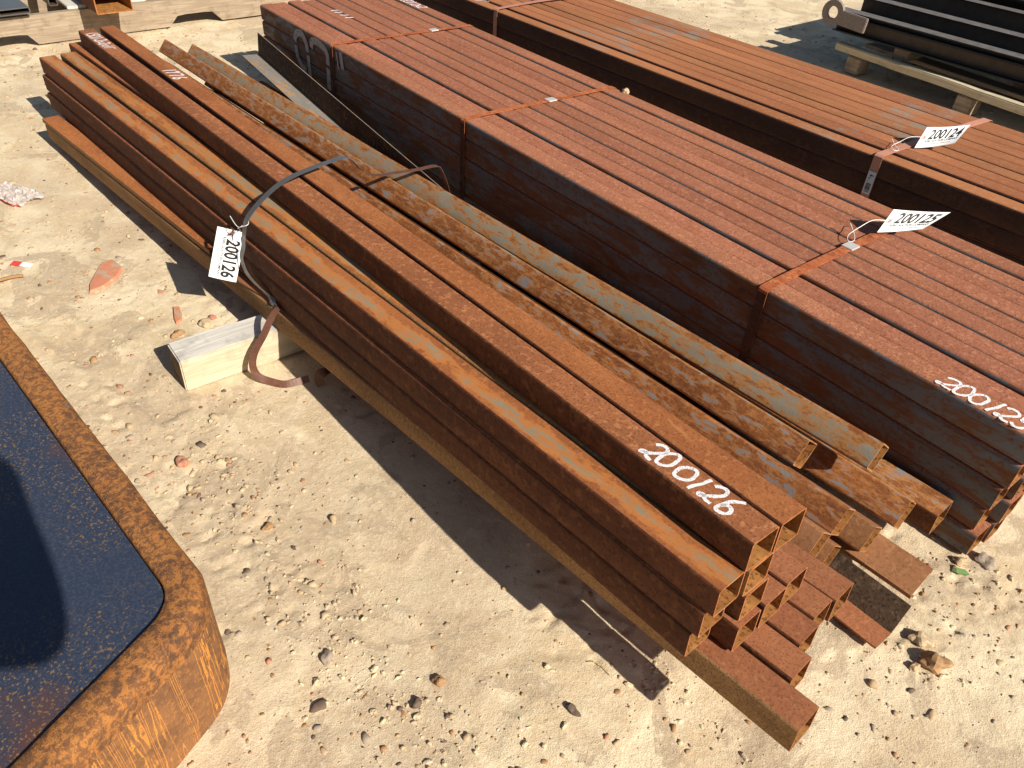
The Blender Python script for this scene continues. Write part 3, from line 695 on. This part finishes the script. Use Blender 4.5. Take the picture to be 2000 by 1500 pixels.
q.l(c, b.inputs['Base Color']); b.inputs['Roughness'].default_value = 0.75; b.inputs['Specular IOR Level'].default_value = 0.25
q.l(q.bump(q.math('ADD', n2, q.math('MULTIPLY', n3, 0.5)), 0.7, 0.003), b.inputs['Normal'])
mesh_obj('rim', V, F, [mr, ms], R0, smooth=True, mi=[1 if i < 4 else 0 for i in range(len(rings)-1) for j in range(n)])
mp, t, b = new_mat('dark_blue_plate'); q = NB(t); v = q.coords()
n1 = q.noise(v, 3.0, 5, 0.6); n2 = q.noise(v, 190, 2, 0.6, 0.0); n3 = q.noise(v, 220, 3, 0.6)
sp_ = q.math('MULTIPLY', q.ramp(n2, 0.56, 0.68), q.ramp(n1, 0.34, 0.58))
c = q.mix(q.ramp(n3, 0.4, 0.7), (0.026,0.036,0.062), (0.044,0.054,0.082))
c = q.mix(q.math('MULTIPLY', q.ramp(n1, 0.58, 0.72), 0.7), c, (0.11,0.045,0.025))
c = q.mix(sp_, c, (0.22,0.125,0.045))
q.l(c, b.inputs['Base Color']); b.inputs['Roughness'].default_value = 0.36; b.inputs['Specular IOR Level'].default_value = 0.5
q.l(q.bump(q.math('ADD', n2, n3), 0.35, 0.0012), b.inputs['Normal'])
pl = [Vector((p.x+1.6, p.y+.3, 0.2755)) for p in dense(loopz(0.0695, 0.0))]
cpt = Vector((0,0,0))
pl2 = [Vector((p.x, p.y, 0.262)) for p in pl]
nn_ = len(pl); mesh_obj('plate', pl+pl2, [tuple(range(nn_))]+[(j, nn_+j, nn_+(j+1) % nn_, (j+1) % nn_) for j in range(nn_)], mp, R0)

# ------------------------------------------------------------------ left background: pallet with steel on it
PL = empty('wooden_pallet', (-5.5,1.6,0)); tag(PL, 'old wooden pallet with notched stringer, behind far end of the pile', 'pallet', 'wooden pallets')
def stringer(name, y0, y1, x, h, th, notches, parent, mat):
    # side outline in (y,z) with rounded notches at the bottom, extruded along x
    pts = [(y0, 0)]
    for a, b2 in notches:
        for i in range(7):
            k = i/6; yy = a+(b2-a)*k; zz = 0.062*(1-abs(2*k-1)**6)
            pts.append((yy, zz))
    pts += [(y1, 0), (y1, h), (y0, h)]; n = len(pts)
    V = [(x+th/2, y, z+0.002*noise.noise(Vector((y*9, z*20, 1)))) for y, z in pts]+[(x-th/2, y, z) for y, z in pts]
    # faces: fill with a strip between the lower outline and the top edge
    bm = bmesh.new(); vs = [bm.verts.new(v) for v in V]
    f1 = bm.faces.new(vs[:n]); f2 = bm.faces.new(list(reversed(vs[n:])))
    for j in range(n): bm.faces.new((vs[j], vs[n+j], vs[n+(j+1) % n], vs[(j+1) % n]))
    bmesh.ops.recalc_face_normals(bm, faces=bm.faces); bmesh.ops.triangulate(bm, faces=[f1, f2])
    me = bpy.data.meshes.new(name); bm.to_mesh(me); bm.free(); me.materials.append(mat)
    o = bpy.data.objects.new(name, me); COL.objects.link(o); o.parent = parent; return o
for k in range(3):
    stringer('stringer', -1.15, 1.05, 0.10-0.5*k, 0.155, 0.042, [(-.93,-.66),(.10,.44)], PL, M['wood_old_y'])
for k in range(7):
    box('deck_board', (1.25, 0.105, 0.018), M['wood_grey'], Matrix.Translation((-0.53, -1.08+0.34*k, 0.1645)), PL, 0.003, 0.002, 6)
CL = [(-5.05,1.285,.30)]
def top_tube(label, near, far, s, mats, roll=0):
    mw, L = frame(near, far, roll); me = tube_mesh('steel_tube', L, s[0], s[1], 0.006, 0.008, mats, nseg=4)
    o = bpy.data.objects.new('steel_tube', me); COL.objects.link(o); o.matrix_world = mw; tag(o, label, 'steel tube', 'steel stacked on the far pallet'); return o
top_tube('orange rectangular tube with open end overhanging the old pallet', (-5.10,1.325,.262), (-8.2,1.33,.26), (.20,.15), [M['t_orange'], M['side'], M['inner']])
top_tube('dark steel bar left of the orange tube on the old pallet', (-5.40,1.08,.21), (-8.2,1.05,.21), (.05,.05), [M['brown_steel'], M['black_steel'], M['brown_steel']])
top_tube('grey flat bar at far left on the old pallet', (-5.33,.86,.195), (-8.2,.80,.195), (.16,.035), [M['strap_grey'], M['brown_steel'], M['brown_steel']])
top_tube('dark steel section right of the orange tube on the pallet', (-5.46,1.98,.20), (-8.2,1.97,.20), (.42,.05), [M['brown_steel'], M['black_steel'], M['brown_steel']])
top_tube('grey worn steel end beside the red bundle on the pallet', (-5.30,2.36,.255), (-8.2,2.36,.255), (.16,.15), [M['grey_lug'], M['seal'], M['brown_steel']])

# ------------------------------------------------------------------ right background: pallet with black frames
PR = empty('wooden_pallet', (-2.0,5.0,0)); tag(PR, 'broken wooden pallet under the black steel frames at top right', 'pallet', 'wooden pallets')
yaw = -0.115
PR.rotation_euler = (0,0,yaw)
fb = box('front_rail', (2.6, 0.055, 0.045), M['wood_tan'], Matrix.Translation((0.62,-0.15,0.122)), PR, 0.006, 0.004, 24)
for k, xx in enumerate((-0.52, 0.24, 1.0, 1.75)):
    for j, yy in enumerate((-0.15, 0.42, 0.98)):
        box('block', (0.10, 0.11, 0.097), M['wood_old'], Matrix.Translation((xx, yy+0.03, 0.045)), PR, 0.005, 0.004, 3)
for j, yy in enumerate((0.12, 0.42, 0.70, 0.98)):
    box('deck_board', (2.5, 0.12, 0.022), M['wood_old'], Matrix.Translation((0.62, yy, 0.112)), PR, 0.003, 0.003, 10)
def frame_rail(label, y, z, x0, x1, hh):
    root = empty('steel_frame_rail', (x0, y, z)); tag(root, label, 'steel frame', 'black frames on the right pallet')
    L = x1-x0
    mat = [M['black_steel'], M['brown_steel'], M['rail_top']]
    sect = [(-.045,hh/2),(.045,hh/2),(.045,hh/2-.008),(.005,hh/2-.008),(.005,-hh/2+.008),(.045,-hh/2+.008),(.045,-hh/2),(-.045,-hh/2),(-.045,-hh/2+.008),(-.005,-hh/2+.008),(-.005,hh/2-.008),(-.045,hh/2-.008)]
    n = len(sect); V = [(0, a, b2) for a, b2 in sect]+[(L, a, b2) for a, b2 in sect]; F = [(j, (j+1) % n, n+(j+1) % n, n+j) for j in range(n)]+[tuple(range(n)), tuple(reversed(range(n, 2*n)))]
    o = mesh_obj('beam', V, F, mat, root, mi=[2 if j == 0 else (1 if j in (9,) else 0) for j in range(n)]+[0,0])
    bm = bmesh.new(); bm.from_mesh(o.data); bmesh.ops.recalc_face_normals(bm, faces=bm.faces); bm.to_mesh(o.data); bm.free()
    return root
r1 = frame_rail('brown-faced steel rail with ring lug, front one on the right pallet', 4.92, 0.272, -2.73, 0.3, 0.122)
r2 = frame_rail('black steel rail second from the front on right pallet', 5.10, 0.325, -2.70, 0.3, 0.13)
r3 = frame_rail('black steel rail third from the front on right pallet', 5.36, 0.385, -2.72, 0.3, 0.13)
r4 = frame_rail('black steel rail fourth from the front on right pallet', 5.72, 0.42, -2.70, 0.3, 0.13)
tb = box('shadow_plate', (3.0, 0.98, 0.012), M['black_steel'], Matrix.Translation((-1.2,5.36,0.30)), None, 0.002); tag(tb, 'added black plate between the rails on the right pallet, filling their shadow', 'added plate')  # added sheet so that the rails cast one solid shadow
tb = box('shadow_plate', (2.9, 0.70, 0.012), M['black_steel'], Matrix.Translation((-1.25,5.75,0.492)), None, 0.002); tag(tb, 'added black plate over the far rails on the right pallet, filling their shadow', 'added plate')  # higher added sheet, lengthens and closes the shadow of the rails
for k, xx in enumerate((-2.28, -1.35)):
    tag(box('timber_bearer', (1.25, 0.10, 0.088), M['wood_old'], Matrix.Translation((xx, 5.56, 0.182)) @ Matrix.Rotation(math.pi/2, 4, 'Z'), None, 0.005, 0.004, 6), ['timber bearer under the rails near the ring lug', 'timber bearer under the rails toward the right edge'][k], 'timber', 'timbers under the rails')
# ring lug on the front rail
V, F = [], []; n = 24
for zz in (-0.011, 0.011):
    for i in range(n):
        a = 2*math.pi*i/n; V.append((0.072*math.cos(a), zz, 0.072*math.sin(a))); V.append((0.036*math.cos(a), zz, 0.036*math.sin(a)))
for i in range(n):
    j = (i+1) % n; a, b2, c2, d2 = 2*i, 2*i+1, 2*j, 2*j+1; o2 = 2*n
    F += [(a,c2,d2,b2), (o2+b2,o2+d2,o2+c2,o2+a), (a,o2+a,o2+c2,c2), (b2,d2,o2+d2,o2+b2)]
lug = mesh_obj('ring_lug', V, F, M['grey_lug'], r1); lug.location = (-0.015, -0.062, 0.040)
box('lug_plate', (0.19, 0.02, 0.085), M['grey_lug'], Matrix.Translation((0.125,-0.0635,0.018)) @ Matrix.Rotation(0.06, 4, 'Y'), r1, 0.004)
for k in range(6):
    o = box('steel_bracket', (0.05, 0.05, 0.07), [M['t_orange'], M['black_steel']][k % 3 > 0], Matrix.Translation((-2.0+0.36*k, 5.16+0.02*(k % 2), 0.342)), None, 0.004)
    tag(o, ['orange bracket stub between the second and third rail', 'black bracket stub second along the rails', 'black bracket stub third along the rails', 'orange bracket stub farther along the rails', 'black bracket stub fifth along the rails', 'black bracket stub last along the rails'][k], 'bracket', 'bracket stubs between the rails')

# ------------------------------------------------------------------ stones and litter
def stone_geo(bm_V, bm_F, c, r, sq, rnd, sub):
    k = len(bm_V)
    ph = [rnd.uniform(0, 6.28) for _ in range(4)]; rot = rnd.uniform(0, 6.28)
    off = Vector((rnd.uniform(0,50), rnd.uniform(0,50), 0))
    for v in sub[0]:
        d = 1+0.42*noise.noise(Vector(v)*1.3+off)+0.12*math.sin(5*v[0]+ph[0])
        x, y, z = v[0]*d*r*sq[0], v[1]*d*r*sq[1], v[2]*d*r*sq[2]
        bm_V.append((c[0]+x*math.cos(rot)-y*math.sin(rot), c[1]+x*math.sin(rot)+y*math.cos(rot), c[2]+z))
    for f in sub[1]: bm_F.append(tuple(i+k for i in f))
def ico(s):
    bm = bmesh.new(); bmesh.ops.create_icosphere(bm, subdivisions=s, radius=1.0)
    vs = [tuple(v.co) for v in bm.verts]; fs = [tuple(v.index for v in f.verts) for f in bm.faces]; bm.free(); return vs, fs
I1, I2, I3 = ico(1), ico(2), ico(3)
SM = [simple('tan_stone', (0.44,0.31,0.18), 0.8, 0, 0.3, 60), simple('brown_stone', (0.33,0.19,0.09), 0.7, 0, 0.3, 60), simple('grey_stone', (0.32,0.255,0.19), 0.8, 0, 0.3, 60), simple('red_stone', (0.40,0.19,0.12), 0.8, 0, 0.3, 60), simple('pale_stone', (0.48,0.36,0.22), 0.85, 0, 0.25, 60), simple('dark_stone', (0.13,0.09,0.065), 0.8, 0, 0.3, 60)]
rnd = random.Random(11); V, F, MI = [], [], []
def inside_obj(x, y):
    return (y > 1.66 and y < 2.6 and -4.2 < x < -0.2) or (2.8 < y < 3.62)
cnt = 0
cl = [(-1.75,.30,.22,150),(-1.38,.42,.22,190),(-1.55,.35,.12,80),(-1.05,.35,.16,60),(-.80,.28,.12,60),(-.62,.36,.15,70),(-.25,1.68,.10,60),(-.10,1.45,.14,50),(-2.6,.3,.3,90),(-.40,.55,.15,50),(-.42,.80,.08,30),(-2.1,.25,.2,60),(-.1,1.2,.15,40)]
spots = []
for cx, cy, r, n in cl:
    for _ in range(n): spots.append((rnd.gauss(cx, r*0.55), rnd.gauss(cy, r*0.5), 1.0))
for _ in range(5000): spots.append((rnd.uniform(-3.2,0.25), rnd.uniform(-.05,1.66), 0.62))
for _ in range(2600): spots.append((rnd.uniform(-5.4,-2.8), rnd.uniform(0.0,2.0), 1.1))
for _ in range(1700): spots.append((rnd.uniform(-5.0,-1.0), rnd.uniform(3.65,5.6), 1.1))
for x, y, k in spots:
    if inside_obj(x, y): continue
    r = min(0.0115, 0.0026*math.exp(rnd.gauss(0.15, 0.6)))*k
    z = ground_h(x, y)
    nb = len(F); stone_geo(V, F, (x, y, z+r*rnd.uniform(-0.40,0.18)), r, (rnd.uniform(.9,1.5), rnd.uniform(.7,1.0), rnd.uniform(.5,.85)), rnd, I1 if r < 0.0055 else I2)
    MI += [rnd.choices(range(6), (5,4,2,1,4,2))[0]]*(len(F)-nb)
Vc, Fc = [], []
clod = [(-1.18,.335,.05,90),(-1.02,.36,.05,110),(-.92,.33,.05,120),(-.80,.375,.05,120),(-.70,.40,.05,100),(-1.0,.47,.04,60),(-.62,.44,.04,70),(-.45,.86,.03,60),(-.5,.55,.05,60),(-.16,1.70,.05,90),(-.12,1.35,.05,60),(-1.6,.34,.12,160),(-.30,.85,.07,60),(-.75,.60,.12,60),(-2.2,.32,.15,100),(-.22,1.5,.1,60),(-.28,1.25,.07,50)]
for cx, cy, r, n in clod:
    for _ in range(int(n*0.6)):
        x, y = rnd.gauss(cx, r*1.3), rnd.gauss(cy, r*0.9)
        rr = min(0.0075, 0.0023*math.exp(rnd.gauss(0.1, 0.55)))
        stone_geo(Vc, Fc, (x, y, ground_h(x, y)+rr*rnd.uniform(-0.2,0.3)), rr, (rnd.uniform(.9,1.5), rnd.uniform(.6,1.0), rnd.uniform(.6,1.0)), rnd, I1 if rr < 0.005 else I2)
tag(mesh_obj('sand_crumbs', Vc, Fc, m_ground, smooth=False), 'crumbs of broken sand crust lying on the ground', 'sand', kind='stuff')
gv = mesh_obj('gravel', V, F, SM, mi=MI, smooth=True); tag(gv, 'small tan and brown pebbles scattered over the sandy ground', 'gravel', kind='stuff')
def stone(label, x, y, r, mi, sq=(1.3,.9,.7), zoff=0.3, seed=1):
    V, F = [], []; z = ground_h(x, y); stone_geo(V, F, (0,0,0), r, sq, random.Random(seed), I3)
    o = mesh_obj('stone', V, F, SM[mi], smooth=False); o.location = (x, y, z+r*zoff); tag(o, label, 'stone', 'loose stones on the sand'); return o
stone('largest brown stone right of the pile end', -.105, 1.352, .026, 1, (1.25,.85,.75), .35, 3)
stone('pale stone just behind the largest brown stone', -.150, 1.385, .019, 4, (1.2,.9,.7), .3, 4)
stone('small tan stone left of the largest brown stone', -.125, 1.315, .010, 0, (1.1,.9,.9), .4, 5)
stone('grey round stone at the red bundle near corner', -.165, 1.725, .021, 2, (1.2,.95,.6), .3, 6)
stone('tan stone in front of the red bundle near corner', -.205, 1.672, .015, 0, (1.2,.9,.6), .3, 7)
stone('orange-brown pebble left of the ground shadow', -.716, .489, .012, 1, (1.2,.9,.8), .4, 8)
stone('dark flat stone chip in the bare sand near bottom middle', -.50, .662, .012, 5, (1.5,.7,.5), .4, 9)
stone('smooth brown pebble beside the timber block', -2.165, .512, .017, 1, (1.3,.8,.6), .3, 10)
stone('tan pebble between timber block and tag shadow', -2.175, .602, .018, 4, (1.3,.9,.6), .3, 12)
stone('grey-pink pebble beside the pile shadow near the tag', -2.20, .635, .013, 3, (1.1,.9,.7), .3, 13)
stone('orange pebble in open sand between pile and blue plate', -1.30, .395, .011, 1, (1.3,.8,.7), .4, 14)
stone('reddish pebble cluster stone near the rim', -1.62, .312, .015, 3, (1.2,1,.8), .35, 15)
stone('grey pebble right of the blue plate corner', -.90, .335, .013, 2, (1.4,.9,.6), .35, 16)
stone('dark pebble near the bottom edge of the sand', -.70, .425, .010, 5, (1.2,.9,.8), .4, 17)
ts = stone('small pale stone on the back edge of red bundle top', -2.235, 2.50, .017, 4, (1.2,.8,.7), .3, 18); ts.location.z = 5*S5+0.006
# orange stained slab, red stain clod
def slab(name, label, cat, pts, h, mats, top_i, z0=None):
    n = len(pts); cx = sum(p[0] for p in pts)/n; cy = sum(p[1] for p in pts)/n; z = ground_h(cx, cy) if z0 is None else z0
    V = [(p[0]-cx, p[1]-cy, -0.006) for p in pts]+[((p[0]-cx)*0.86, (p[1]-cy)*0.86, h+0.002*noise.noise(Vector((p[0]*40, p[1]*40, 0)))) for p in pts]+[(0,0,h*1.15)]
    F = [(j, (j+1) % n, n+(j+1) % n, n+j) for j in range(n)]+[(n+j, n+(j+1) % n, 2*n) for j in range(n)]
    o = mesh_obj(name, V, F, mats); o.location = (cx, cy, z+0.004); tag(o, label, cat); return o
m, t, b = new_mat('orange_red_clay'); q = NB(t); v = q.coords()
q.l(q.mix(q.ramp(q.noise(v, 26, 5, 0.65), 0.42, 0.54), (0.42,0.30,0.20), (0.52,0.20,0.11)), b.inputs['Base Color']); b.inputs['Roughness'].default_value = 0.95
q.l(q.bump(q.noise(v, 80, 4), 0.6, 0.003), b.inputs['Normal']); M['orange_clay'] = m
slab('stone_slab', 'flat stone with orange-red top in the sand left of the pile', 'stone', [(-2.55,.36),(-2.60,.375),(-2.66,.41),(-2.73,.455),(-2.74,.50),(-2.66,.515),(-2.60,.47),(-2.56,.41)], .007, [M['orange_clay']], 0)
slab('clay_clod', 'small red clay clod between the timber and the flat orange stone', 'clod', [(-2.33,.558),(-2.29,.545),(-2.255,.533),(-2.225,.528),(-2.235,.55),(-2.27,.565),(-2.32,.575)], .004, [M['orange_clay']], 0)
slab('clay_clod', 'tiny red clay clod near the tag shadow edge', 'clod', [(-2.46,.555),(-2.44,.548),(-2.425,.562),(-2.44,.574)], .004, [M['orange_clay']], 0)
M['plastic'] = simple('dirty_white_plastic', (0.44,0.38,0.34), 0.5, 0, 0.4, 40, 0.3, 0.002)
M['red_print'] = simple('red_print', (0.55,0.06,0.05), 0.5, 0, 0.2)
V, F = [], []; n = 26
for i in range(n):
    for j in range(n):
        u, vv = i/(n-1)-.5, j/(n-1)-.5; p = Vector((u*6, vv*6, 2.3))
        edge = 1+0.35*noise.noise(Vector((math.atan2(vv, u)*1.5, 5, 0)))
        V.append((u*0.22*edge, vv*0.13*edge, 0.022*abs(noise.noise(p))+0.016*abs(noise.noise(p*2.3))+0.006))
for i in range(n-1):
    for j in range(n-1): F.append((i*n+j, (i+1)*n+j, (i+1)*n+j+1, i*n+j+1))
pb = mesh_obj('plastic_bag', V, F, [M['plastic'], M['red_print']], mi=[1 if j < 1 else 0 for i in range(n-1) for j in range(n-1)])
pb.location = (-3.45,.345,-0.012); pb.rotation_euler = (0,0,0.5); sd = pb.modifiers.new('thick', 'SOLIDIFY'); sd.thickness = 0.0008
tag(pb, 'crumpled white plastic wrapper with red edge at far left', 'wrapper')
wr = empty('paper_scrap', (-2.87,.235,-0.004)); wr.rotation_euler = (0.05,0.06,0.8); tag(wr, 'small red and white paper scrap on the sand', 'paper scrap')
box('white_half', (0.035,0.022,0.004), M['tag'], Matrix.Translation((0.018,0,0.004)), wr, 0.001); box('red_half', (0.030,0.024,0.004), M['red_print'], Matrix.Translation((-0.0165,0,0.004)), wr, 0.001)
def twig(label, pts, r, mat): tag(cable('twig', catmull(pts, 5), r, mat), label, 'twig', 'twigs and straw on the sand')
M['straw'] = simple('dry_straw', (0.50,0.38,0.18), 0.8, 0, 0.2)
M['bark'] = simple('brown_twig', (0.30,0.17,0.07), 0.85, 0, 0.3)
twig('brown stick at far left below the paper scrap', [(-2.80,.135,-.002),(-2.795,.17,.002),(-2.79,.20,.003),(-2.785,.222,.0)], .006, M['bark'])
twig('pale straw lying in the pile shadow', [(-.60,.90,.0),(-.56,.905,.003),(-.52,.905,.002)], .0012, M['straw'])
twig('thin straw on the sand below the pile shadow', [(-.56,.76,-.004),(-.54,.775,-.001),(-.51,.775,-.004)], .0009, M['straw'])
V = [(0,0,0),(.012,.009,.004),(.03,.006,.006),(.042,-.002,.001),(.028,-.012,.004),(.010,-.009,.003)]
lf = mesh_obj('leaf', V, [(0,1,2,3,4,5)], simple('green_leaf', (0.16,0.26,0.09), 0.6, 0, 0.2)); lf.location = (-.205,1.63,-.004); lf.rotation_euler = (0,0,.6); tag(lf, 'small green leaf on the sand near the red bundle', 'leaf')

# ------------------------------------------------------------------ the photographer, standing outside the frame (only the shadow shows)
py = -.31
sk = [((.40,py,.95),.17,.12,-1),((.40,py,1.15),.16,.11,0),((.39,py,1.36),.19,.11,1),((.39,py,1.46),.06,.06,2),((.385,py,1.53),.085,.095,3),((.385,py,1.62),.095,.105,4),((.385,py,1.70),.06,.07,5),
      ((.39,py+.20,1.40),.065,.06,2),((.36,py+.35,1.25),.075,.06,7),((.32,py+.38,1.44),.06,.055,8),((.30,py+.40,1.58),.075,.06,9),
      ((.40,py-.20,1.40),.06,.06,2),((.40,py-.27,1.16),.047,.047,11),((.25,py-.12,1.31),.04,.04,12),((.16,py-.02,1.41),.035,.03,13),
      ((.40,py+.09,.88),.095,.09,0),((.41,py+.10,.48),.07,.065,15),((.42,py+.11,.08),.05,.045,16),((.32,py+.14,.04),.045,.035,17),
      ((.40,py-.09,.88),.095,.09,0),((.41,py-.10,.48),.07,.065,19),((.42,py-.11,.08),.05,.045,20),((.32,py-.10,.04),.045,.035,21)]
me = bpy.data.meshes.new('person'); me.from_pydata([p[0] for p in sk], [(p[3], i) for i, p in enumerate(sk) if p[3] >= 0], [])
pe = bpy.data.objects.new('person', me); COL.objects.link(pe)
md = pe.modifiers.new('skin', 'SKIN'); sv = me.skin_vertices[0].data
for i, p in enumerate(sk): sv[i].radius = (p[1], p[2])
sv[0].use_root = True
ss = pe.modifiers.new('sub', 'SUBSURF'); ss.levels = 2; ss.render_levels = 2
me.materials.append(simple('dark_work_clothes', (0.05,0.06,0.09), 0.9))
tag(pe, 'person in dark clothes standing behind the camera, holding a phone', 'person')
ph = box('phone', (0.15, 0.008, 0.074), M['black_steel'], Matrix.Translation(Vector((0,0,1.48))-fwd*0.022+rgt*0.03) @ Matrix((rgt, fwd, upv)).transposed().to_4x4(), None, 0.003)
tag(ph, 'black phone held up by the person behind the camera', 'phone')
